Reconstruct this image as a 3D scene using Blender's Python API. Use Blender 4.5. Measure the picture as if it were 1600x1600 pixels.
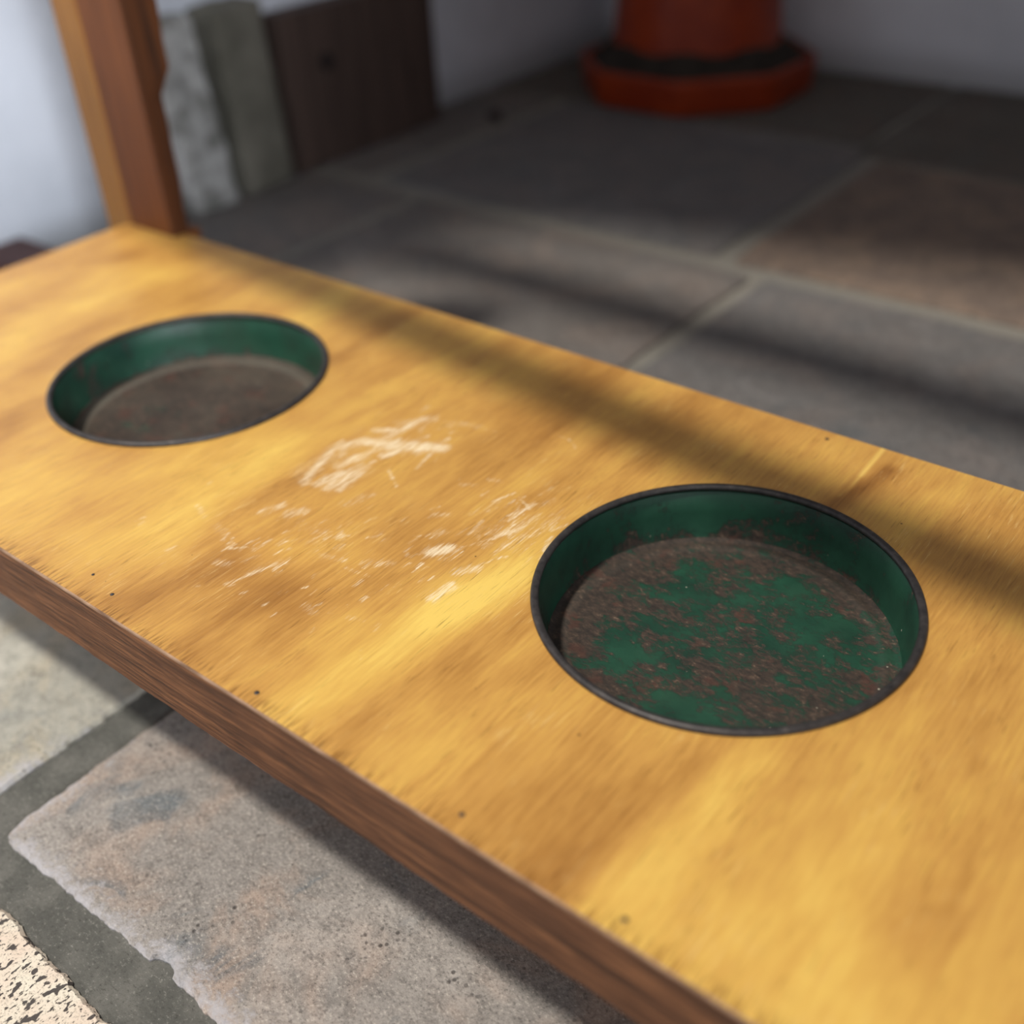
import bpy, bmesh, math, random
import numpy as np
from mathutils import Matrix, Vector, noise as mnoise

random.seed(7)
for o in list(bpy.data.objects):
    bpy.data.objects.remove(o, do_unlink=True)
scn = bpy.context.scene
C = scn.collection

# ------------------------------------------------------------------ camera
cam_data = bpy.data.cameras.new('camera')
cam = bpy.data.objects.new('camera', cam_data)
C.objects.link(cam)
cam_data.sensor_width = 36.0
cam_data.lens = 38.98
cam_data.clip_start = 0.01
M = Matrix(((0.78438304, -0.32523367, 0.52817261),
            (0.61842985, 0.47571735, -0.62548982),
            (-0.04783053, 0.81726132, 0.57427883)))
cam.matrix_world = Matrix.Translation((0, 0, 0.34)) @ M.to_4x4()
cam_data.dof.use_dof = True
cam_data.dof.focus_distance = 0.545
cam_data.dof.aperture_fstop = 3.2
scn.camera = cam

# ------------------------------------------------------------------ light
w = bpy.data.worlds.new('sky')
scn.world = w
w.use_nodes = True
bg = w.node_tree.nodes['Background']
bg.inputs['Color'].default_value = (0.98, 0.95, 0.98, 1)
bg.inputs['Strength'].default_value = 0.47
sun_data = bpy.data.lights.new('sun', 'SUN')
sun_data.energy = 3.3
sun_data.angle = math.radians(4.4)
sun_data.color = (1.0, 0.945, 0.85)
sun = bpy.data.objects.new('sun', sun_data)
C.objects.link(sun)
SUN = Vector((0.18, 0.33, -1.0))                 # direction the light travels
sun.rotation_euler = SUN.to_track_quat('-Z', 'Y').to_euler()
sun.location = (-0.8, -1.3, 3)

fill_data = bpy.data.lights.new('wall_fill_light', 'AREA')  # added fill lamp that brightens the left wall; no window stands here
fill_data.shape = 'RECTANGLE'
fill_data.size = 0.6
fill_data.size_y = 0.8
fill_data.energy = 4.3
fill_data.spread = math.radians(30)
fill_data.color = (0.86, 0.93, 1.0)
fill_ob = bpy.data.objects.new('wall_fill_light', fill_data)
C.objects.link(fill_ob)
fill_ob.location = (0.95, -0.65, 0.95)
fill_ob.rotation_euler = (Vector((-1.25, 0.36, 0.26)) - fill_ob.location).to_track_quat('-Z', 'Y').to_euler()

vs = scn.view_settings
vs.view_transform = 'Standard'
vs.look = 'None'
vs.exposure = -0.28
vs.gamma = 1.0
vs.use_curve_mapping = False


# ------------------------------------------------------------------ node helpers
def lin(c):
    return tuple(((v / 255) / 12.92 if v / 255 <= 0.04045 else ((v / 255 + 0.055) / 1.055) ** 2.4) for v in c)


class Mat:
    def __init__(self, name):
        self.m = bpy.data.materials.new(name)
        self.m.use_nodes = True
        self.t = self.m.node_tree
        self.b = self.t.nodes['Principled BSDF']
        self.tc = self.t.nodes.new('ShaderNodeTexCoord')

    def n(self, typ, **k):
        nd = self.t.nodes.new(typ)
        for a, v in k.items():
            setattr(nd, a, v)
        return nd

    def put(self, sock, v):
        if v is None:
            return
        if isinstance(v, bpy.types.NodeSocket):
            self.t.links.new(v, sock)
        elif isinstance(v, (tuple, list)) and sock.type == 'RGBA':
            sock.default_value = tuple(v)[:3] + (1,)
        else:
            sock.default_value = v

    def vec(self, scale=(1, 1, 1), loc=(0, 0, 0), rot=(0, 0, 0), src=None):
        nd = self.n('ShaderNodeMapping')
        self.put(nd.inputs['Vector'], src or self.tc.outputs['Object'])
        nd.inputs['Scale'].default_value = scale
        nd.inputs['Location'].default_value = loc
        nd.inputs['Rotation'].default_value = rot
        return nd.outputs[0]

    def noise(self, v, scale, detail=4, rough=0.55, dist=0.0):
        nd = self.n('ShaderNodeTexNoise')
        self.put(nd.inputs['Vector'], v)
        nd.inputs['Scale'].default_value = scale
        nd.inputs['Detail'].default_value = detail
        nd.inputs['Roughness'].default_value = rough
        nd.inputs['Distortion'].default_value = dist
        return nd.outputs['Fac']

    def voro(self, v, scale, feature='F1', rnd=1.0):
        nd = self.n('ShaderNodeTexVoronoi', feature=feature)
        self.put(nd.inputs['Vector'], v)
        nd.inputs['Scale'].default_value = scale
        nd.inputs['Randomness'].default_value = rnd
        return nd.outputs['Distance']

    def math(self, op, a, b=0.0, c=None, clamp=False):
        nd = self.n('ShaderNodeMath', operation=op, use_clamp=clamp)
        self.put(nd.inputs[0], a)
        self.put(nd.inputs[1], b)
        if c is not None:
            self.put(nd.inputs[2], c)
        return nd.outputs[0]

    def rng(self, v, a, b, c=0.0, d=1.0, smooth=True):
        nd = self.n('ShaderNodeMapRange', interpolation_type='SMOOTHSTEP' if smooth else 'LINEAR')
        self.put(nd.inputs['Value'], v)
        for k, x in zip(('From Min', 'From Max', 'To Min', 'To Max'), (a, b, c, d)):
            nd.inputs[k].default_value = x
        return nd.outputs[0]

    def mix(self, f, a, b, mode='MIX'):
        nd = self.n('ShaderNodeMix', data_type='RGBA', blend_type=mode)
        self.put(nd.inputs[0], f)
        self.put(nd.inputs[6], a)
        self.put(nd.inputs[7], b)
        return nd.outputs[2]

    def ramp(self, f, stops):
        nd = self.n('ShaderNodeValToRGB')
        self.put(nd.inputs[0], f)
        e = nd.color_ramp.elements
        while len(e) < len(stops):
            e.new(0.5)
        for el, (p, c) in zip(e, stops):
            el.position = p
            el.color = tuple(c)[:3] + (1,)
        return nd.outputs[0]

    def attr(self, name):
        nd = self.n('ShaderNodeAttribute', attribute_name=name)
        return nd.outputs['Fac']

    def sep(self, v=None):
        nd = self.n('ShaderNodeSeparateXYZ')
        self.put(nd.inputs[0], v or self.tc.outputs['Object'])
        return nd.outputs

    def bump(self, h, strength=0.3, dist=0.001, prev=None):
        nd = self.n('ShaderNodeBump')
        nd.inputs['Strength'].default_value = strength
        nd.inputs['Distance'].default_value = dist
        self.put(nd.inputs['Height'], h)
        if prev is not None:
            self.put(nd.inputs['Normal'], prev)
        return nd.outputs[0]

    def out(self, color, rough=0.6, normal=None, metal=0.0, spec=None, coat=None):
        self.put(self.b.inputs['Base Color'], color)
        self.put(self.b.inputs['Roughness'], rough)
        self.put(self.b.inputs['Metallic'], metal)
        if spec is not None:
            self.put(self.b.inputs['Specular IOR Level'], spec)
        if coat is not None:
            self.put(self.b.inputs['Coat Weight'], coat)
            self.b.inputs['Coat Roughness'].default_value = 0.25
        if normal is not None:
            self.put(self.b.inputs['Normal'], normal)
        return self.m


# ------------------------------------------------------------------ materials
def mat_ply():
    m = Mat('golden varnished plywood')
    big = m.noise(m.vec((12, 2.6, 1), (3, 1, 0)), 1.0, 3, 0.5, 0.8)
    mid = m.noise(m.vec((48, 6.5, 1), (1, 7, 0)), 1.0, 5, 0.62, 1.2)
    fine = m.noise(m.vec((560, 34, 1)), 1.0, 4, 0.65, 0.4)
    hair = m.noise(m.vec((1150, 56, 1)), 1.0, 3, 0.6, 0.3)
    blot = m.noise(m.vec((20, 13, 1), (5, 5, 0)), 1.0, 4, 0.55)
    t = m.math('MULTIPLY_ADD', big, 0.36, 0.0)
    t = m.math('MULTIPLY_ADD', mid, 0.22, t)
    t = m.math('MULTIPLY_ADD', blot, 0.40, t)
    t = m.math('MULTIPLY_ADD', fine, 0.30, t)
    t = m.math('MULTIPLY_ADD', m.attr('tone'), 0.24, t)
    t = m.math('SUBTRACT', t, 0.13)
    col = m.ramp(t, [(0.24, lin((142, 94, 42))), (0.38, lin((178, 127, 62))), (0.50, lin((204, 153, 78))),
                     (0.62, lin((222, 176, 88))), (0.78, lin((242, 206, 106)))])
    pore = m.rng(hair, 0.44, 0.30)
    pore = m.math('MULTIPLY', pore, m.rng(m.noise(m.vec((30, 14, 1), (9, 2, 0)), 1.0, 3), 0.40, 0.62, 0.15, 0.85))
    pore = m.math('MAXIMUM', pore, m.math('MULTIPLY', m.rng(m.sep()[1], 0.204, 0.192), m.rng(m.noise(m.vec((950, 70, 1)), 1, 2), 0.48, 0.62)))
    col = m.mix(m.math('MULTIPLY', pore, 0.7), col, lin((120, 76, 28)))
    pale_grain = m.math('MULTIPLY', m.rng(hair, 0.58, 0.70), m.rng(m.noise(m.vec((24, 18, 1), (2, 12, 0)), 1.0, 3), 0.48, 0.66))  # random pale flecks along the grain
    col = m.mix(m.math('MULTIPLY', pale_grain, 0.55), col, lin((243, 214, 146)))
    # rubbed, scratched patches where the varnish has gone white
    sc = m.attr('scuff')
    thr = m.math('SUBTRACT', m.math('ADD', sc, m.math('MULTIPLY', m.noise(m.vec((900, 60, 1), (4, 4, 0)), 1.0, 5, 0.75), 3.0)), 1.90)
    s = m.math('MULTIPLY', m.rng(thr, 0.0, 0.75), m.rng(sc, 0.04, 0.4))
    col = m.mix(m.math('MULTIPLY', s, 0.8), col, lin((250, 234, 200)))
    dots = m.voro(m.vec((1, 1, 1)), 95)
    keep = m.rng(m.noise(m.vec((1, 1, 1), (2, 0, 0)), 60, 1), 0.62, 0.68)
    col = m.mix(m.math('MULTIPLY', m.rng(dots, 0.075, 0.04), keep), col, lin((84, 54, 24)))
    col = m.mix(m.attr('crack'), col, lin((244, 206, 110)))
    rough = m.math('ADD', m.rng(fine, 0.2, 0.8, 0.33, 0.48), m.math('MULTIPLY', s, 0.3))
    h = m.math('ADD', m.math('MULTIPLY', hair, 0.6), m.math('MULTIPLY', fine, 0.8))
    nr = m.bump(h, 0.3, 0.0008)
    return m.out(col, rough, nr, spec=0.45)


def mat_ply_edge():
    m = Mat('pale plywood edge veneer')
    n = m.noise(m.vec((60, 300, 300)), 1, 4)
    return m.out(m.ramp(n, [(0.3, lin((104, 74, 56))), (0.7, lin((190, 156, 128)))]), 0.6)


def wood(name, dark, mid, light, axis='X', rough=0.5, sc=1.0, bump=0.5):
    m = Mat(name)
    st = {'X': (5 * sc, 130 * sc, 130 * sc), 'Y': (130 * sc, 5 * sc, 130 * sc), 'Z': (130 * sc, 130 * sc, 5 * sc)}[axis]
    st2 = tuple(v * 3.6 for v in st)
    a = m.noise(m.vec(st, (1, 2, 3)), 1, 5, 0.62, 1.2)
    b = m.noise(m.vec(st2, (4, 1, 3)), 1, 4, 0.6, 0.3)
    t = m.math('ADD', m.math('MULTIPLY', a, 0.6), m.math('MULTIPLY', b, 0.4))
    col = m.ramp(t, [(0.33, lin(dark)), (0.5, lin(mid)), (0.68, lin(light))])
    pr = m.rng(b, 0.42, 0.32)
    col = m.mix(m.math('MULTIPLY', pr, 0.6), col, lin(tuple(v * 0.55 for v in dark)))
    return m.out(col, rough, m.bump(t, bump, 0.0015), spec=0.3)


def mat_green(name, rust, seed, dust):
    """green paint flaking to brown rust; rust 0..1 is how much has gone"""
    m = Mat(name)
    ob = m.tc.outputs['Object']
    p = m.noise(m.vec((42, 66, 42), (seed, 0, 0), (0, 0, 0.6)), 1, 12, 0.76, 0.2)
    q = m.noise(m.vec((220, 420, 220), (seed, 3, 1), (0, 0, 0.6)), 1, 7, 0.75, 0.3)
    big = m.noise(m.vec((14, 14, 14), (seed + 2, 1, 0)), 1, 3, 0.5)
    t = m.math('ADD', m.math('ADD', m.math('MULTIPLY', p, 0.75), m.math('MULTIPLY', q, 0.25)), m.math('MULTIPLY', m.math('SUBTRACT', big, 0.5), 0.35))
    # distance from the pan's axis: rust gathers round the foot of the wall
    x, y, z = m.sep(ob)
    rad = m.math('SQRT', m.math('ADD', m.math('MULTIPLY', x, x), m.math('MULTIPLY', y, y)))
    foot = m.math('MULTIPLY', m.rng(rad, 0.050, 0.080), m.rng(z, 0.012, 0.003))
    t = m.math('ADD', t, m.math('MULTIPLY', foot, 0.06))
    mask = m.rng(t, 0.60 - 0.22 * rust, 0.67 - 0.22 * rust)
    green = m.ramp(m.noise(m.vec((30, 30, 30), (seed, 9, 0)), 1, 4), [(0.3, lin((24, 58, 46))), (0.7, lin((40, 86, 66)))])
    brown = m.ramp(q, [(0.30, lin((30, 27, 25))), (0.47, lin((56, 48, 43))), (0.60, lin((76, 62, 53))), (0.72, lin((134, 114, 96)))])
    red = m.rng(m.noise(m.vec((60, 60, 60), (seed, 1, 5)), 1, 3), 0.56, 0.66)
    brown = m.mix(m.math('MULTIPLY', red, 0.45), brown, lin((88, 52, 42)))
    col = m.mix(mask, green, brown)
    edge = m.math('MULTIPLY', m.rng(t, 0.575 - 0.22 * rust, 0.62 - 0.22 * rust), m.math('SUBTRACT', 1.0, mask))
    col = m.mix(m.math('MULTIPLY', edge, 0.5), col, lin((24, 40, 33)))
    du = m.math('MULTIPLY', m.rng(m.noise(m.vec((22, 22, 22), (seed, 5, 5)), 1, 5, 0.6), 0.35, 0.75), dust)
    col = m.mix(du, col, lin((100, 90, 78)))
    ring = m.math('MULTIPLY', m.rng(rad, 0.0735, 0.0765), m.rng(rad, 0.0845, 0.0800))
    col = m.mix(m.math('MULTIPLY', ring, 0.02 + dust * 0.6), col, lin((128, 124, 112)))
    fl = m.math('MULTIPLY', m.rng(m.voro(m.vec((1, 1, 1), (seed, 0, 0)), 150), 0.10, 0.05), m.rng(m.noise(ob, 120, 1), 0.60, 0.66))
    col = m.mix(m.math('MULTIPLY', fl, 0.8), col, lin((190, 186, 168)))
    h = m.math('ADD', m.math('MULTIPLY', mask, -0.5), m.math('MULTIPLY', q, 0.6))
    return m.out(col, m.rng(mask, 0, 1, 0.42, 0.72), m.bump(h, 0.45, 0.0007), spec=0.4)


def mat_rim():
    m = Mat('worn dark iron rim')
    q = m.noise(m.vec((220, 220, 220)), 1, 5, 0.65)
    col = m.ramp(q, [(0.35, lin((50, 48, 49))), (0.6, lin((72, 68, 67))), (0.85, lin((104, 98, 95)))])
    return m.out(col, 0.45, m.bump(q, 0.3, 0.0004), metal=0.35)


def mat_stone(name, base, warm, cool, pit=0.5, seed=0, chalk=True):
    m = Mat(name)
    ob = m.tc.outputs['Object']
    a = m.noise(m.vec((14, 14, 14), (seed, 0, 0)), 1, 5, 0.6, 0.7)
    b = m.noise(m.vec((110, 140, 110), (seed, 3, 0)), 1, 6, 0.75, 0.4)
    c = m.noise(m.vec((420, 560, 420), (seed, 3, 7), (0, 0, 0.5)), 1, 6, 0.85)
    d = m.noise(m.vec((9, 9, 9), (seed + 7, 3, 7)), 1, 4, 0.6, 0.8)
    col = m.mix(m.rng(a, 0.44, 0.62), lin(base), lin(warm))
    col = m.mix(m.math('MULTIPLY', m.rng(m.noise(m.vec((26, 20, 26), (seed, 8, 3)), 1, 6, 0.62, 0.8), 0.56, 0.70), 0.75), col, lin(cool))
    col = m.mix(m.math('MULTIPLY', m.rng(d, 0.50, 0.70), 0.5), col, lin(tuple(min(255, v * 1.22) for v in base)))
    col = m.mix(m.rng(b, 0.40, 0.66, 0.0, 0.5), col, lin(tuple(v * 0.66 for v in base)))
    col = m.mix(m.rng(c, 0.53, 0.66, 0, 0.8), col, lin((225, 216, 205)))
    col = m.mix(m.rng(c, 0.48, 0.37, 0, pit), col, lin((66, 64, 62)))
    holes = m.math('MULTIPLY', m.rng(m.voro(m.vec((1, 1, 1), (seed, 0, 0)), 240), 0.34, 0.16), m.rng(m.noise(m.vec((30, 30, 30), (seed, 0, 4)), 1, 3), 0.52, 0.66))
    col = m.mix(m.math('MULTIPLY', holes, 0.7), col, lin((52, 48, 48)))
    if chalk:
        ch = m.math('MULTIPLY', m.attr('edge'), m.rng(m.sep()[1], 0.22, 0.15, 0.55, 1.0))
        ch = m.rng(m.math('ADD', ch, m.math('MULTIPLY', m.math('SUBTRACT', b, 0.5), 2.6)), 0.55, 1.25)
        col = m.mix(m.math('MULTIPLY', ch, 0.7), col, lin((208, 206, 212)))
    h = m.math('ADD', m.math('MULTIPLY', c, 0.6), m.math('ADD', b, m.math('MULTIPLY', holes, -0.8)))
    return m.out(col, 0.85, m.bump(h, 0.55, 0.0012), spec=0.2)


def mat_mortar():
    m = Mat('dark cement joint')
    a = m.noise(m.vec((40, 40, 40)), 1, 5, 0.6)
    c = m.noise(m.vec((420, 620, 420)), 1, 5, 0.8)
    col = m.mix(m.rng(a, 0.35, 0.7), lin((96, 96, 92)), lin((118, 117, 112)))
    col = m.mix(m.rng(c, 0.55, 0.7, 0, 0.6), col, lin((178, 176, 168)))
    col = m.mix(m.rng(c, 0.46, 0.34, 0, 0.6), col, lin((60, 60, 56)))
    # the joints deep in the room are of a paler cement
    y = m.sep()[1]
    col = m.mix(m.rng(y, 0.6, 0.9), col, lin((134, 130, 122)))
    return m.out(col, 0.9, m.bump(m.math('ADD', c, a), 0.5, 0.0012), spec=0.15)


def mat_speckle():
    m = Mat('cream speckled stone')
    a = m.noise(m.vec((20, 20, 20)), 1, 3)
    c = m.noise(m.vec((950, 950, 950)), 1, 4, 0.7)
    col = m.mix(m.rng(a, 0.4, 0.6), lin((246, 238, 220)), lin((240, 222, 204)))
    col = m.mix(m.rng(c, 0.5, 0.3, 0, 0.8), col, lin((150, 138, 124)))
    p = m.noise(m.vec((260, 150, 260), (0, 0, 0), (0, 0, -0.9)), 1.0, 2, 0.45, 0.0)
    pit = m.rng(p, 0.575, 0.61)
    p2 = m.noise(m.vec((560, 340, 560), (5, 0, 0), (0, 0, -0.9)), 1.0, 2, 0.5, 0.0)
    pit = m.math('MAXIMUM', pit, m.rng(p2, 0.60, 0.66))
    col = m.mix(m.math('MULTIPLY', pit, 0.92), col, lin((58, 54, 58)))
    h = m.math('SUBTRACT', m.math('MULTIPLY', c, 0.4), pit)
    return m.out(col, 0.85, m.bump(h, 0.7, 0.0015), spec=0.2)


def mat_plaster():
    m = Mat('white limewashed plaster')
    a = m.noise(m.vec((5, 5, 5)), 1, 5, 0.6)
    b = m.noise(m.vec((60, 60, 60)), 1, 5, 0.6)
    z = m.sep()[2]
    col = m.mix(m.rng(a, 0.35, 0.7), lin((222, 224, 232)), lin((203, 206, 214)))
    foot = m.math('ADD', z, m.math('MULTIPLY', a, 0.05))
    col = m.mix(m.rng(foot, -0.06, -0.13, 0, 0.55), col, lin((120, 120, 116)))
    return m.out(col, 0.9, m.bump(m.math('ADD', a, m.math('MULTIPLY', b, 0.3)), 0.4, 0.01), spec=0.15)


def mat_plain(name, c1, c2, rough=0.5, sc=30, bump=0.2, spec=0.4):
    m = Mat(name)
    a = m.noise(m.vec((sc, sc, sc)), 1, 4, 0.6)
    return m.out(m.mix(m.rng(a, 0.35, 0.65), lin(c1), lin(c2)), rough, m.bump(a, bump, 0.002), spec=spec)


PLY = mat_ply()
PLYEDGE = mat_ply_edge()
EDGING = wood('dark reddish brown hardwood', (54, 36, 27), (104, 68, 46), (160, 110, 74), 'X', 0.6, 1.9, 0.8)
POST = wood('chestnut brown stained post', (88, 50, 23), (108, 62, 29), (124, 75, 37), 'Z', 0.55, 0.6, 0.2)
POSTSHADE = wood('waney bark side with painted shade', (54, 27, 9), (76, 40, 14), (94, 52, 20), 'Z', 0.7, 0.6, 0.5)  # waney side of the post, its shade mixed into a darker wood colour
STRIP = wood('honey coloured pine strip', (118, 76, 30), (144, 98, 44), (158, 112, 56), 'Z', 0.5, 0.6, 0.2)
OLDWOOD = wood('old dark brown plank', (54, 43, 39), (76, 61, 55), (96, 78, 70), 'Z', 0.7, 0.4, 0.4)
REDWOOD = wood('dark red brown timber', (58, 34, 32), (84, 54, 50), (112, 80, 74), 'X', 0.6, 0.6, 0.3)
SHADERAIL = wood('brown shade rail', (84, 60, 40), (120, 86, 56), (150, 110, 76), 'X', 0.6, 0.6, 0.3)
IRON = mat_rim()
MORTAR = mat_mortar()
SPECK = mat_speckle()
PLASTER = mat_plaster()
PLASTER_IN = mat_plain('white ceiling', (205, 205, 205), (190, 190, 192), 0.9, 6)
SLABS = [
    mat_stone('grey stone slab with pink and blue stains', (160, 154, 149), (178, 160, 148), (104, 116, 124), 0.65, 0),
    mat_stone('pale sandy grey slab', (182, 180, 170), (190, 182, 164), (160, 162, 158), 0.4, 11),
    mat_stone('slate grey slab', (104, 102, 102), (114, 108, 106), (88, 92, 96), 0.4, 21, False),
    mat_stone('mauve brown slab', (118, 102, 92), (140, 120, 104), (94, 84, 78), 0.4, 31, False),
    mat_stone('brown grey slab', (106, 101, 98), (118, 108, 102), (88, 88, 90), 0.4, 41, False),
    mat_stone('dark grey slab', (88, 84, 78), (96, 86, 78), (70, 70, 70), 0.4, 51, False),
]


# ------------------------------------------------------------------ object helpers
def link(name, bm, mats, parent=None, smooth=False, loc=None):
    me = bpy.data.meshes.new(name)
    bmesh.ops.recalc_face_normals(bm, faces=bm.faces)
    bm.to_mesh(me)
    bm.free()
    for mt in (mats if isinstance(mats, (list, tuple)) else [mats]):
        me.materials.append(mt)
    if smooth:
        for p in me.polygons:
            p.use_smooth = True
    o = bpy.data.objects.new(name, me)
    C.objects.link(o)
    if parent:
        o.parent = parent
    if loc:
        o.location = loc
    return o


def thing(name, label, cat, loc=(0, 0, 0), group=None):
    o = bpy.data.objects.new(name, None)
    o.empty_display_size = 0.05
    C.objects.link(o)
    o.location = loc
    o['label'] = label
    o['category'] = cat
    if group:
        o['group'] = group
    return o


def tag(o, label, cat, group=None):
    o['label'] = label
    o['category'] = cat
    if group:
        o['group'] = group
    return o


def struct(o, label=None):
    o['kind'] = 'structure'
    if label:
        o['label'] = label
    return o


def box(bm, x0, x1, y0, y1, z0, z1, cuts=0, bevel=0.0):
    r = bmesh.ops.create_cube(bm, size=1)
    vsx = r['verts']
    for v in vsx:
        v.co = Vector(((x0 + x1) / 2 + v.co.x * (x1 - x0), (y0 + y1) / 2 + v.co.y * (y1 - y0), (z0 + z1) / 2 + v.co.z * (z1 - z0)))
    if bevel:
        es = list({e for v in vsx for e in v.link_edges})
        bmesh.ops.bevel(bm, geom=es, offset=bevel, segments=2, affect='EDGES', profile=0.6)


def lathe(bm, prof, n=128):
    rings = []
    for r, z in prof:
        if r < 1e-6:
            rings.append([bm.verts.new((0, 0, z))])
        else:
            rings.append([bm.verts.new((r * math.cos(2 * math.pi * k / n), r * math.sin(2 * math.pi * k / n), z)) for k in range(n)])
    for a, b in zip(rings[:-1], rings[1:]):
        for k in range(n):
            k2 = (k + 1) % n
            if len(a) == 1:
                bm.faces.new((a[0], b[k], b[k2]))
            elif len(b) == 1:
                bm.faces.new((a[k], b[0], a[k2]))
            else:
                bm.faces.new((a[k], b[k], b[k2], a[k2]))


FZ = -0.15            # floor level; the top of the bench board is z = 0


# ------------------------------------------------------------------ the room
def ragged(x0, x1, y0, y1, amp, seed, step=0.0015, notches=()):
    """outline of a hand-cut slab, counter-clockwise"""
    pts = []
    cs = ((x0, y0), (x1, y0), (x1, y1), (x0, y1))
    cx, cy = (x0 + x1) / 2, (y0 + y1) / 2
    for a, b in zip(cs, cs[1:] + cs[:1]):
        L = math.hypot(b[0] - a[0], b[1] - a[1])
        k = max(2, int(L / step))
        for i in range(k):
            t = i / k
            x = a[0] + (b[0] - a[0]) * t
            y = a[1] + (b[1] - a[1]) * t
            V = lambda f, z_: mnoise.noise_vector(Vector((x * f, y * f, seed + z_)))
            d = V(11, 0) * 1.2 + V(60, 3) * 0.32 + V(150, 5) * 0.28 + V(420, 6) * 0.22
            px, py = x + d.x * amp, y + d.y * amp
            for (nx, ny, nw, nd) in notches:
                q = math.hypot(x - nx, y - ny)
                if q < nw:
                    py += nd * (1 - (q / nw) ** 2) ** 0.5
            e = min(t, 1 - t) * L
            if e < 0.012:
                u = (0.012 - e) ** 2 / 0.012 * 0.28
                px += u * (1 if cx > x else -1)
                py += u * (1 if cy > y else -1)
            pts.append((px, py))
    return pts


def slab(bm, x0, x1, y0, y1, mi, seed, z=FZ, amp=0.0035, notches=(), h=0.005):
    pts = ragged(x0, x1, y0, y1, amp, seed, notches=notches)
    cx, cy = (x0 + x1) / 2, (y0 + y1) / 2
    top, mid, low = [], [], []
    lay = bm.verts.layers.float['edge']
    inner = []
    for x, y in pts:
        dx = max(min(x, x1 - 0.03), x0 + 0.03) - x
        dy = max(min(y, y1 - 0.03), y0 + 0.03) - y
        L = math.hypot(dx, dy) or 1
        ux, uy = dx / L, dy / L
        v = bm.verts.new((x, y, z - h)); v[lay] = 1; low.append(v)
        v = bm.verts.new((x, y, z - 0.0022)); v[lay] = 1; mid.append(v)
        v = bm.verts.new((x + ux * 0.002, y + uy * 0.002, z)); v[lay] = 1; top.append(v)
        v = bm.verts.new((x + ux * 0.028, y + uy * 0.028, z)); v[lay] = 0; inner.append(v)
    n = len(pts)
    fs = []
    for i in range(n):
        j = (i + 1) % n
        fs.append(bm.faces.new((low[i], low[j], mid[j], mid[i])))
        fs.append(bm.faces.new((mid[i], mid[j], top[j], top[i])))
        fs.append(bm.faces.new((top[i], top[j], inner[j], inner[i])))
    fs.append(bm.faces.new(inner))
    for f in fs:
        f.material_index = mi


bm = bmesh.new()
lay = bm.verts.layers.float.new('edge')
v = [bm.verts.new(p) for p in ((-2.6, -2.5, FZ - 0.0035), (2.2, -2.5, FZ - 0.0035), (2.2, 2.2, FZ - 0.0035), (-2.6, 2.2, FZ - 0.0035))]
bm.faces.new(v).material_index = 0
v = [bm.verts.new(p) for p in ((-2.6, -2.5, FZ - 0.10), (2.2, -2.5, FZ - 0.10), (2.2, 2.2, FZ - 0.10), (-2.6, 2.2, FZ - 0.10))]
bm.faces.new(v).material_index = 0
# nearest strip: cream speckled stone
slab(bm, -1.10, -0.10, -0.45, 0.097, 1, 3, amp=0.004, h=0.0034)
slab(bm, -0.07, 1.00, -0.45, 0.097, 1, 5, amp=0.004, h=0.0034)
slab(bm, -2.2, -1.13, -0.45, 0.097, 1, 6, amp=0.004, h=0.0034)
# row in front of and under the bench
slab(bm, -0.494, 0.14, 0.127, 0.49, 2, 8, notches=((-0.352, 0.125, 0.008, 0.005), (-0.30, 0.125, 0.006, 0.003)), h=0.0034)
slab(bm, -1.06, -0.524, 0.127, 0.49, 3, 9, h=0.0034)
slab(bm, -2.2, -1.09, 0.127, 0.49, 3, 10, h=0.0034)
slab(bm, 0.17, 1.1, 0.127, 0.49, 2, 12, h=0.0034)
# row behind the bench
slab(bm, -0.496, 0.14, 0.515, 1.028, 4, 14, h=0.0034)
slab(bm, -0.99, -0.512, 0.515, 1.028, 6, 15, h=0.0034)
slab(bm, -2.2, -1.01, 0.515, 1.028, 6, 16, h=0.0034)
slab(bm, 0.17, 1.1, 0.515, 1.028, 4, 17, h=0.0034)
# back rows
slab(bm, -1.09, -0.575, 1.056, 1.49, 4, 18, h=0.0034)
slab(bm, -2.2, -1.115, 1.056, 1.49, 6, 19, h=0.0034)
slab(bm, -0.55, 0.10, 1.056, 1.45, 5, 20, h=0.0034)
slab(bm, 0.13, 1.1, 1.056, 1.45, 5, 21, h=0.0034)
slab(bm, -2.2, -0.60, 1.505, 2.1, 7, 22, h=0.0034)
slab(bm, -0.59, 1.1, 1.465, 2.1, 7, 23, h=0.0034)
floor = struct(link('floor', bm, [MORTAR, SPECK] + SLABS), 'stone slab floor with grey cement joints')


def wallbox(name, *a, mat=PLASTER, label=None):
    b = bmesh.new()
    box(b, *a)
    return struct(link(name, b, mat), label)


WX = -1.255
wallbox('wall_left', WX - 0.2, WX, 0.12, 2.05, FZ - 0.05, 2.1, label='white plastered wall on the left')
wallbox('wall_back', WX, 1.4, 1.85, 2.05, FZ - 0.05, 2.1, label='white plastered wall at the back')
wallbox('wall_right', 1.1, 1.3, 0.12, 1.85, FZ - 0.05, 2.1, label='white plastered wall on the right, out of view')
b = bmesh.new()
cp = ((WX - 0.2, 0.20), (-0.705, 0.41), (0.0, 0.48), (1.3, 0.48), (1.3, 2.05), (WX - 0.2, 2.05))  # unseen; front edge slanted to set where shade falls on the floor
lo = [b.verts.new((x, y, 2.1)) for x, y in cp]
hi = [b.verts.new((x, y, 2.2)) for x, y in cp]
b.faces.new(lo); b.faces.new(hi)
for i in range(6):
    b.faces.new((lo[i], lo[(i + 1) % 6], hi[(i + 1) % 6], hi[i]))
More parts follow.
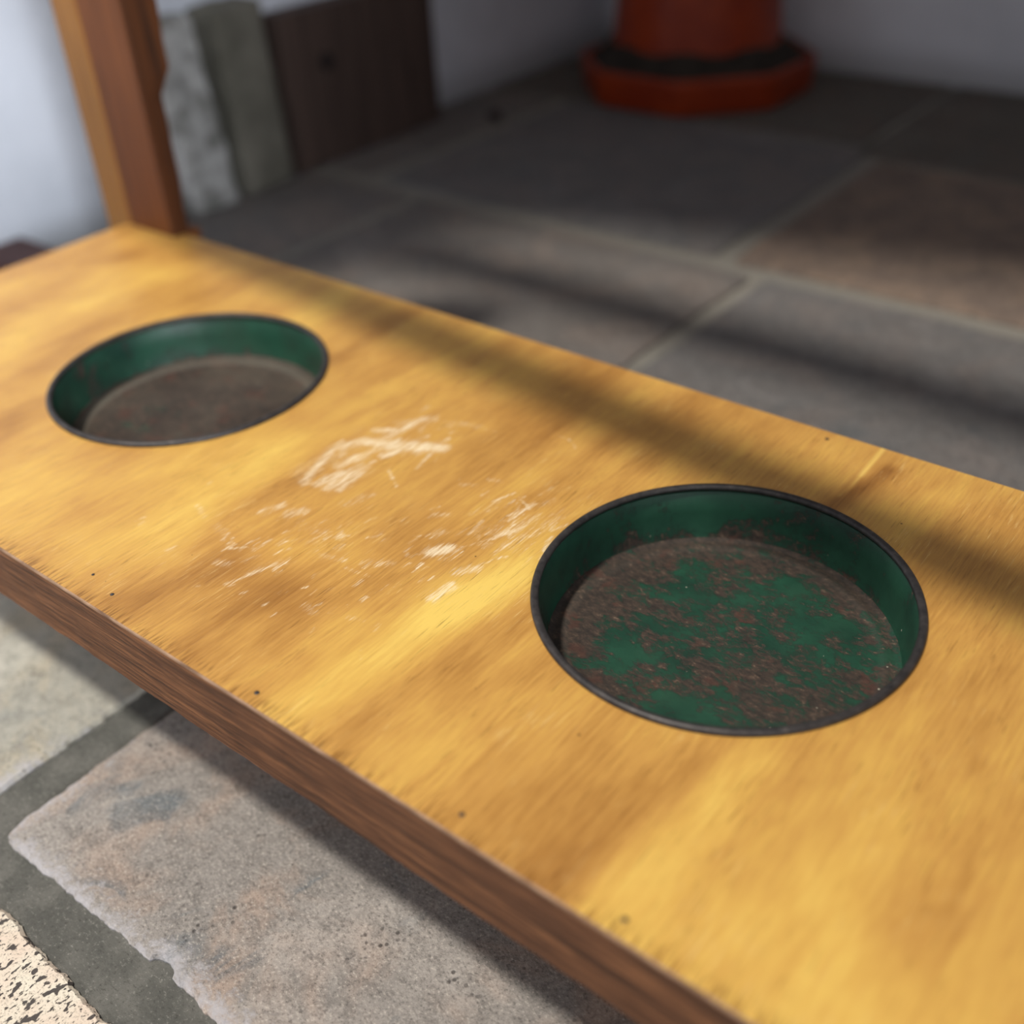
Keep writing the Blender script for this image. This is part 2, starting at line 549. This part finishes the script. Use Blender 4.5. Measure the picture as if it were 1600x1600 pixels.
struct(link('ceiling', b, PLASTER_IN), 'unseen ceiling over the back of the room, front edge shaped to shade the floor')
# two unseen rails, added to cast shade bands on bench and floor
b = bmesh.new()
xa, ya, xb, yb = WX, 0.438, 1.1, 0.167
v8 = [b.verts.new((x, y + d, z)) for x, y in ((xa, ya), (xb, yb)) for d in (-0.022, 0.022) for z in (0.43, 0.45)]
for f in ((0, 1, 3, 2), (4, 6, 7, 5), (0, 4, 5, 1), (2, 3, 7, 6), (0, 2, 6, 4), (1, 5, 7, 3)):
    b.faces.new([v8[k_] for k_ in f])
struct(link('shade_rail_1', b, SHADERAIL), 'unseen timber rail added to shade the bench')
wallbox('shade_rail_2', WX, 1.1, 0.505, 0.575, 0.88, 0.91, mat=SHADERAIL, label='unseen timber rail added to shade the floor behind the bench')

# ------------------------------------------------------------------ the bench
BX0, BX1, BY0, BY1 = -0.873, 0.285, 0.1912, 0.538
PY = 0.374
PANS = [-0.5893, -0.187]
HR, HA, TH = 0.0902, 0.104, 0.042
bench = thing('bench', 'low varnished plywood bench with two round holes holding green pans', 'bench', (-0.3, 0.365, FZ))


def at_bench(o):
    o.parent = bench
    o.matrix_parent_inverse = Matrix.Translation(bench.location).inverted()
    return o


def lin_pts(a, b, step=0.0014):
    return list(np.linspace(a, b, max(1, int(round((b - a) / step))) + 1))


# strokes (x0, y0, x1, y1, half width, strength) where the varnish is rubbed through
SC = [(-.429, .326, -.440, .362, .0035, .8), (-.440, .362, -.431, .378, .0045, .8), (-.431, .378, -.414, .384, .0045, .9),
      (-.414, .384, -.400, .392, .006, .95), (-.400, .392, -.387, .398, .005, .95), (-.424, .350, -.418, .378, .004, .75),
      (-.434, .392, -.424, .398, .003, .8), (-.423, .380, -.419, .418, .0028, .85), (-.428, .405, -.412, .420, .004, .55),
      (-.412, .420, -.396, .424, .005, .35), (-.396, .426, -.384, .429, .003, .55), (-.384, .429, -.372, .430, .0015, .4),
      (-.413, .331, -.412, .356, .005, .8), (-.406, .333, -.408, .352, .003, .8), (-.420, .330, -.417, .346, .004, .8),
      (-.410, .372, -.404, .388, .003, .8), (-.391, .397, -.384, .373, .0012, .8), (-.386, .398, -.381, .385, .001, .5),
      (-.396, .363, -.381, .353, .0012, .75), (-.395, .386, -.390, .398, .004, .6),
      (-.425, .293, -.421, .304, .0035, .65), (-.412, .300, -.408, .306, .004, .65), (-.405, .297, -.398, .298, .004, .4),
      (-.392, .296, -.383, .300, .004, .45), (-.381, .308, -.370, .300, .002, .5), (-.386, .288, -.380, .292, .004, .4),
      (-.392, .324, -.388, .338, .004, .5), (-.460, .277, -.448, .272, .002, .55), (-.436, .270, -.426, .268, .003, .45),
      (-.410, .250, -.404, .252, .003, .6), (-.392, .240, -.384, .266, .0012, .8), (-.384, .266, -.380, .262, .0018, .7),
      (-.380, .262, -.382, .270, .0012, .6), (-.370, .285, -.358, .288, .0025, .55), (-.346, .293, -.336, .300, .003, .6),
      (-.352, .284, -.338, .286, .0015, .5), (-.325, .319, -.319, .326, .0042, .95), (-.316, .318, -.312, .324, .0025, .5),
      (-.303, .314, -.297, .322, .0035, .7), (-.300, .292, -.298, .304, .0035, .85), (-.334, .330, -.332, .336, .003, .6),
      (-.345, .345, -.340, .349, .0025, .6), (-.328, .358, -.322, .372, .004, .45), (-.310, .352, -.298, .372, .006, .5),
      (-.296, .345, -.290, .385, .005, .45), (-.322, .340, -.312, .360, .004, .4), (-.306, .380, -.300, .392, .003, .4),
      (-.338, .447, -.330, .447, .0008, .7), (-.330, .447, -.321, .441, .0008, .7), (-.346, .252, -.340, .250, .003, .5),
      (-.322, .258, -.316, .260, .002, .5), (-.352, .375, -.345, .380, .002, .5), (-.342, .388, -.337, .390, .002, .5)]
# broad figure in the veneer and painted shade near the back edge (x0, y0, x1, y1, half width, amount): + pale, - dark
rs = random.Random(5)
# smaller flecks and nicks scattered in loose groups round the big rub mark
for cx, cy, rx, ry, nn, ln_, hw, st in ((-.300, .350, .022, .03, 46, .012, .0011, .62), (-.385, .290, .03, .02, 34, .006, .0011, .55),
                                        (-.335, .305, .03, .03, 30, .006, .0011, .55), (-.400, .260, .03, .015, 26, .007, .001, .55),
                                        (-.330, .375, .03, .03, 16, .005, .001, .5), (-.355, .255, .05, .02, 26, .005, .001, .5),
                                        (-.45, .25, .04, .04, 22, .006, .0009, .5), (-.425, .365, .015, .035, 26, .007, .0014, .6),
                                        (-.400, .405, .02, .02, 16, .007, .0014, .5)):
    for _ in range(nn):
        x, y = rs.gauss(cx, rx * 0.55), rs.gauss(cy, ry * 0.55)
        a = rs.gauss(0.12, 0.22) if rs.random() < 0.8 else rs.uniform(-1.2, 1.2)
        L_ = ln_ * rs.uniform(0.4, 1.4)
        SC.append((x, y, x + L_ * math.sin(a), y + L_ * math.cos(a), hw * rs.uniform(0.7, 1.3), st * rs.uniform(0.6, 1.4)))
SC += [(-.437, .335, -.433, .372, .007, .5), (-.425, .380, -.395, .393, .009, .55), (-.423, .395, -.415, .418, .006, .4), (-.412, .335, -.411, .355, .008, .5)]
TN = [(-.785, .45, -.77, .36, .012, .45), (-.73, .33, -.722, .30, .018, .45), (-.57, .20, -.475, .335, .022, .40), (-.478, .345, -.470, .44, .014, .35),
      (-.300, .185, -.288, .30, .012, .75), (-.286, .29, -.266, .36, .010, .55), (-.254, .235, -.240, .30, .007, .45),
      (-.134, .185, -.129, .29, .009, .55), (-.10, .19, -.085, .285, .022, .30), (-.03, .19, -.02, .27, .03, .30),
      (-.520, .44, -.530, .53, .007, -.55), (-.42, .20, -.405, .25, .010, -.45), (-.372, .20, -.366, .25, .012, -.35),
      (-.272, .19, -.240, .30, .010, -.35), (-.178, .465, -.166, .518, .0042, -.9), (-.158, .185, -.138, .295, .007, -.5),
      (-.10, .47, -.03, .50, .03, -.22), (-.64, .27, -.68, .32, .01, -.35), (-.84, .44, -.80, .50, .012, -.3),  # first stroke paints soft shade at the back right
      (-.66, .49, -.60, .50, .02, .2), (-.75, .40, -.748, .47, .012, .5), (-.36, .46, -.36, .53, .02, -.35), (-.29, .46, -.30, .52, .02, -.15)]  # last two paint extra shade where the rail band is deepest
CR = [(-.1775, .538, -.1765, .505, .0008, .9), (-.1765, .505, -.1775, .480, .0004, .5)]


def strokes(P, S, power=2.0):
    out = np.zeros(len(P))
    for x0, y0, x1, y1, hw, s in S:
        a = np.array([x0, y0]); d = np.array([x1 - x0, y1 - y0])
        t = np.clip(((P - a) @ d) / (d @ d), 0, 1)
        q = np.linalg.norm(P - a - t[:, None] * d, axis=1) / hw
        val = s * np.exp(-(q ** power) * 0.45)
        if s < 0 or power == 2.0:
            out += val
        else:
            out = np.maximum(out, val)
    return out


bm = bmesh.new()
xs = [BX0] + sum([[c - HA, c + HA] for c in PANS], []) + [BX1]
ys = [BY0, PY - HA, PY + HA, BY1]
for i in range(len(xs) - 1):
    X = lin_pts(xs[i], xs[i + 1])
    for j in range(3):
        if j == 1 and i in (1, 3):
            continue
        Y = lin_pts(ys[j], ys[j + 1])
        g = [[bm.verts.new((x, y, 0)) for y in Y] for x in X]
        for a in range(len(X) - 1):
            for b in range(len(Y) - 1):
                bm.faces.new((g[a][b], g[a + 1][b], g[a + 1][b + 1], g[a][b + 1]))
for c in PANS:
    L = lin_pts(-HA, HA)
    per = [(u, -HA) for u in L[:-1]] + [(HA, u) for u in L[:-1]] + [(-u, HA) for u in L[:-1]] + [(-HA, -u) for u in L[:-1]]
    K = 8
    g = []
    for (u, w_) in per:
        r = math.hypot(u, w_)
        g.append([bm.verts.new((c + u * (1 - k / K) + u / r * HR * k / K, PY + w_ * (1 - k / K) + w_ / r * HR * k / K, 0)) for k in range(K + 1)])
    for a in range(len(g)):
        b = (a + 1) % len(g)
        for k in range(K):
            bm.faces.new((g[a][k], g[b][k], g[b][k + 1], g[a][k + 1]))
bmesh.ops.remove_doubles(bm, verts=bm.verts, dist=2e-5)
edges = [e for e in bm.edges if len(e.link_faces) == 1]
r = bmesh.ops.extrude_edge_only(bm, edges=edges)
nv = [q for q in r['geom'] if isinstance(q, bmesh.types.BMVert)]
for q in nv:
    q.co.z = -TH
low = [e for e in bm.edges if e.verts[0].co.z < -0.01 and e.verts[1].co.z < -0.01]
for f in bm.faces:
    if min(q.co.z for q in f.verts) < -0.01:
        f.material_index = 1
bmesh.ops.triangle_fill(bm, edges=low, use_beauty=True)
for f in bm.faces:
    if max(q.co.z for q in f.verts) < -0.01:
        f.material_index = 1
board = at_bench(link('board', bm, [PLY, PLYEDGE]))
me = board.data
co = np.empty(len(me.vertices) * 3)
me.vertices.foreach_get('co', co)
P = co.reshape(-1, 3)[:, :2]
for nm, val in (('scuff', strokes(P, SC, 2.5)), ('tone', strokes(P, TN, 2.0)), ('crack', strokes(P, CR, 2.5))):
    at = me.attributes.new(nm, 'FLOAT', 'POINT')
    at.data.foreach_set('value', val.astype(np.float32))

# hardwood edging along the front, lower edge left rough by the saw
bm = bmesh.new()
n = 700
rows = []
for i in range(n + 1):
    x = BX0 + (BX1 - BX0) * i / n
    zb = -0.0405 - 0.003 * (x - BX0) / 0.9 + mnoise.noise(Vector((x * 40, 0, 0))) * 0.0009 + mnoise.noise(Vector((x * 300, 0, 5))) * 0.0004
    yf = 0.1902 + mnoise.noise(Vector((x * 12, 3, 0))) * 0.0004
    pr = [(BY0, -0.0012), (yf + 0.0004, -0.0012), (yf, -0.0020)]
    pr += [(yf + mnoise.noise(Vector((x * 90, k, 9))) * 0.0003, -0.002 + (zb + 0.003) * k / 5) for k in range(1, 6)]
    pr += [(yf + 0.0006, zb), (BY0, zb)]
    rows.append([bm.verts.new((x, a, b)) for a, b in pr])
for a, b in zip(rows[:-1], rows[1:]):
    for k in range(len(a)):
        k2 = (k + 1) % len(a)
        bm.faces.new((a[k], a[k2], b[k2], b[k]))
bm.faces.new(rows[0]); bm.faces.new(rows[-1])
e = at_bench(link('front_edging', bm, EDGING)); e['label'] = 'dark reddish brown hardwood strip along the front edge'
# thin pale veneer line between edging and top
bm = bmesh.new()
box(bm, BX0, BX1, 0.1902, BY0, -0.0012, 0.0)
at_bench(link('veneer_line', bm, PLYEDGE))


def leg(x0, x1, y0, y1):
    b = bmesh.new()
    box(b, x0, x1, y0, y1, FZ, -TH, bevel=0.002)
    return at_bench(link('leg', b, POST))


leg(-0.868, -0.82, 0.26, 0.30)
leg(0.23, 0.28, 0.26, 0.30)
leg(0.23, 0.28, 0.49, 0.53)

# back post with its waney side in painted shade and pale strip
bm = bmesh.new()
N = 60
Z0, Z1 = 0.0, 0.62
rows = []
for i in range(N + 1):
    z = Z0 + (Z1 - Z0) * i / N
    wv = 0.0
    if z > 0.118:
        wv = 0.010 * min(1, (z - 0.118) / 0.012)
    wv += mnoise.noise(Vector((0, 4, z * 30))) * 0.0016
    y1 = 0.5475 + wv + 0.01 * min(1, z / 0.4)
    pr = [(-0.8665, 0.528, 0), (-0.8085, 0.528, 0), (-0.8065, 0.530, 1), (-0.8060 + wv * 0.3, y1 - 0.004, 1), (-0.811, y1, 1), (-0.8665, y1, 1)]
    rows.append([bm.verts.new((a, b, z)) for a, b, _ in pr])
for a, b in zip(rows[:-1], rows[1:]):
    for k in range(6):
        k2 = (k + 1) % 6
        f = bm.faces.new((a[k], a[k2], b[k2], b[k]))
        f.material_index = 1 if k in (1, 2, 3, 4) else 0
bm.faces.new(rows[0]); bm.faces.new(rows[-1])
o = at_bench(link('post', bm, [POST, POSTSHADE])); o['label'] = 'chestnut brown upright post, its waney side painted darker for shade'
bm = bmesh.new()
box(bm, -0.8665, -0.808, 0.5385, 0.556, FZ, 0.0)
at_bench(link('leg', bm, POST))
bm = bmesh.new()
box(bm, -0.904, -0.8668, 0.5275, 0.552, FZ, 0.62, bevel=0.002)
o = at_bench(link('post_strip', bm, STRIP)); o['label'] = 'honey coloured pine strip on the outer side of the post'

# nails along the edges
for (x, y, s) in ((-.433, .202, .0011), (-.320, .198, .0013), (-.203, .200, .0012), (-.127, .1985, .0013), (-.208, .530, .0012), (-.455, .206, .0009)):
    bm = bmesh.new()
    bmesh.ops.create_uvsphere(bm, u_segments=12, v_segments=6, radius=s)
    for q in bm.verts:
        q.co = Vector((q.co.x + x, q.co.y + y, q.co.z * 0.25 + 0.0001))
    at_bench(link('nail', bm, IRON, smooth=True))

# ------------------------------------------------------------------ the pans
PZ = -0.0305


def make_pan(x, label, base_mat, wall_mat):
    t = thing('metal_pan', label, 'pan', (x, PY, PZ - 0.0012), 'round green pans sunk in the bench')
    k = 0.0012

    def ln(nm, prof, mt):
        b = bmesh.new()
        lathe(b, prof, 160)
        o = link(nm, b, mt, smooth=True)
        o.parent = t
        for v_ in o.data.vertices:
            v_.co.z += k - PZ
        return o
    # the material reads height from the rim, so parts sit at z measured from the board top
    base = ln('base', [(0, PZ), (0.03, PZ + 0.0002), (0.066, PZ), (0.0745, PZ - 0.0004), (0.0765, PZ + 0.0004), (0.0795, PZ + 0.0006), (0.0815, PZ - 0.0002), (0.0840, PZ + 0.0001),
                       (0.0850, PZ + 0.0012), (0.0855, PZ + 0.0012), (0.0845, PZ - 0.0010), (0, PZ - 0.0010)], base_mat)
    wall = ln('side_wall', [(0.0852, PZ + 0.0008), (0.0862, PZ + 0.0035), (0.0878, PZ + 0.016), (0.0890, -0.0016), (0.0896, -0.0010),
                            (0.0899, -0.0016), (0.0888, PZ + 0.016), (0.0870, PZ + 0.003), (0.0856, PZ + 0.0004)], wall_mat)
    rim = ln('rim', [(0.0902 + 0.0021 * math.cos(a), 0.0010 + 0.0018 * math.sin(a)) for a in [2 * math.pi * i / 14 for i in range(15)]], IRON)
    rim['label'] = 'rolled dark iron rim'
    return t


make_pan(PANS[1], 'round green pan with flaking paint and rust patches, sunk in the bench nearer the camera', mat_green('green paint flaking to rust', 0.57, 4.3, 0.06), mat_green('green painted pan wall', 0.22, 12.7, 0.0))
make_pan(PANS[0], 'round green pan with a brown dusty base, sunk in the bench nearer the upright post', mat_green('brown dusty rust over green', 1.1, 8.1, 0.5), mat_green('green painted pan wall lightly rusted', 0.16, 2.2, 0.12))


# ------------------------------------------------------------------ things along the left wall
def rock(name, x0, x1, y0, y1, z0, z1, mt, seed, amp=0.008, lean=0.0):
    b = bmesh.new()
    box(b, x0, x1, y0, y1, z0, z1, bevel=0.008)
    bmesh.ops.subdivide_edges(b, edges=b.edges, cuts=9, use_grid_fill=True)
    for q in b.verts:
        d = mnoise.noise_vector(q.co * 18 + Vector((seed, 0, 0))) * amp + mnoise.noise_vector(q.co * 60 + Vector((seed, 0, 0))) * amp * 0.35
        t = (q.co.z - z0) / (z1 - z0)
        q.co += d * min(1, t * 6)
        q.co.y += lean * (t)
        q.co.z = max(q.co.z, z0)
    return link(name, b, mt, smooth=True)


ROCK1 = mat_plain('grey rough stone with white lime', (112, 111, 106), (182, 180, 178), 0.9, 22, 0.5, 0.15)
ROCK2 = mat_plain('olive grey rough stone', (98, 95, 86), (118, 114, 104), 0.9, 16, 0.5, 0.15)
tag(rock('stone_block', WX + 0.012, WX + 0.068, 0.822, 0.893, FZ, 0.085, ROCK1, 1.0, 0.008, -0.022),
    'rough grey stone block with white lime patches leaning beside the post', 'stone')
tag(rock('stone_block', WX + 0.012, WX + 0.066, 0.908, 0.990, FZ, 0.083, ROCK2, 5.0, 0.006, -0.008),
    'olive grey upright stone block between the limed stone and dark plank', 'stone')
# dark plank with a knot
pl = thing('wooden_plank', 'wide dark brown plank with a knot standing against the left wall', 'plank', (WX + 0.04, 1.16, FZ))
bm = bmesh.new()
box(bm, -0.03, 0.012, -0.150, 0.150, 0, 0.205, bevel=0.004)
link('board', bm, OLDWOOD, pl)
bm = bmesh.new()
lathe(bm, [(0, 0.0016), (0.007, 0.0012), (0.012, 0.0)], 24)
bmesh.ops.rotate(bm, verts=bm.verts, cent=(0, 0, 0), matrix=Matrix.Rotation(math.pi / 2, 3, 'Y'))
k = link('knot', bm, mat_plain('black knot', (22, 16, 15), (34, 26, 24), 0.8), pl, loc=(0.0122, -0.073, 0.134)); k['label'] = 'small black knot'
# dark lower end of floor timber beside the bench's left end
bm = bmesh.new()
box(bm, WX + 0.001, -0.98, 0.555, 0.615, FZ, -0.118, bevel=0.003)
tag(link('timber_batten', bm, REDWOOD), 'dark red brown batten lying on the floor between bench end and wall', 'timber')

bm = bmesh.new()
bmesh.ops.create_icosphere(bm, subdivisions=3, radius=0.011)
for q in bm.verts:
    q.co *= 1 + 0.35 * mnoise.noise(q.co * 90 + Vector((3, 1, 2)))
    q.co.z = max(q.co.z * 0.7, -0.005)
tag(link('pebble', bm, mat_plain('black pebble', (26, 22, 20), (40, 34, 30), 0.8), smooth=True, loc=(-1.13, 1.355, FZ + 0.005)),
    'small black pebble lying on the floor between the dark plank and the orange pot', 'pebble')

# ------------------------------------------------------------------ orange pot in the corner
RED = mat_plain('glossy orange red plastic', (152, 54, 16), (136, 44, 13), 0.42, 20, 0.05, 0.4)
DARK = mat_plain('dark earth filling the tray', (42, 38, 34), (58, 52, 46), 0.9, 40, 0.5, 0.2)
pot = thing('orange_pot', 'orange red tapered pot standing in its wide eight sided tray in the dark corner', 'pot', (-0.955, 1.66, FZ))


def octo(bm, prof, rot=22.5):
    rings = []
    for r, z in prof:
        ring = []
        for kk in range(8):
            a0 = math.radians(rot + 45 * kk)
            for tt in (-1, 0, 1):
                a = a0 + tt * math.radians(4)
                rr = r * (1.0 if tt == 0 else 0.992)
                ring.append(bm.verts.new((rr * math.cos(a), rr * math.sin(a), z)))
        rings.append(ring)
    for a, b in zip(rings[:-1], rings[1:]):
        for k_ in range(24):
            k2 = (k_ + 1) % 24
            bm.faces.new((a[k_], a[k2], b[k2], b[k_]))
    bm.faces.new(rings[0])
    bm.faces.new(rings[-1])


bm = bmesh.new()
octo(bm, [(0.176, 0.0), (0.185, 0.004), (0.190, 0.047), (0.189, 0.053), (0.184, 0.055), (0.179, 0.053), (0.177, 0.040)])
link('tray', bm, RED, pot)
bm = bmesh.new()
octo(bm, [(0.176, 0.0405), (0.1765, 0.050), (0.165, 0.055), (0.137, 0.082), (0.130, 0.083)])
link('tray_filling', bm, DARK, pot)
bm = bmesh.new()
lathe(bm, [(0, 0.044), (0.128, 0.044), (0.134, 0.052), (0.1345, 0.075), (0.127, 0.16), (0.115, 0.30), (0.112, 0.33), (0.120, 0.335), (0.120, 0.35), (0.104, 0.35), (0.104, 0.30), (0, 0.30)], 64)
link('pot_body', bm, RED, pot, smooth=False)
for p in pot.children[-1:]:
    for f in p.data.polygons:
        f.use_smooth = True
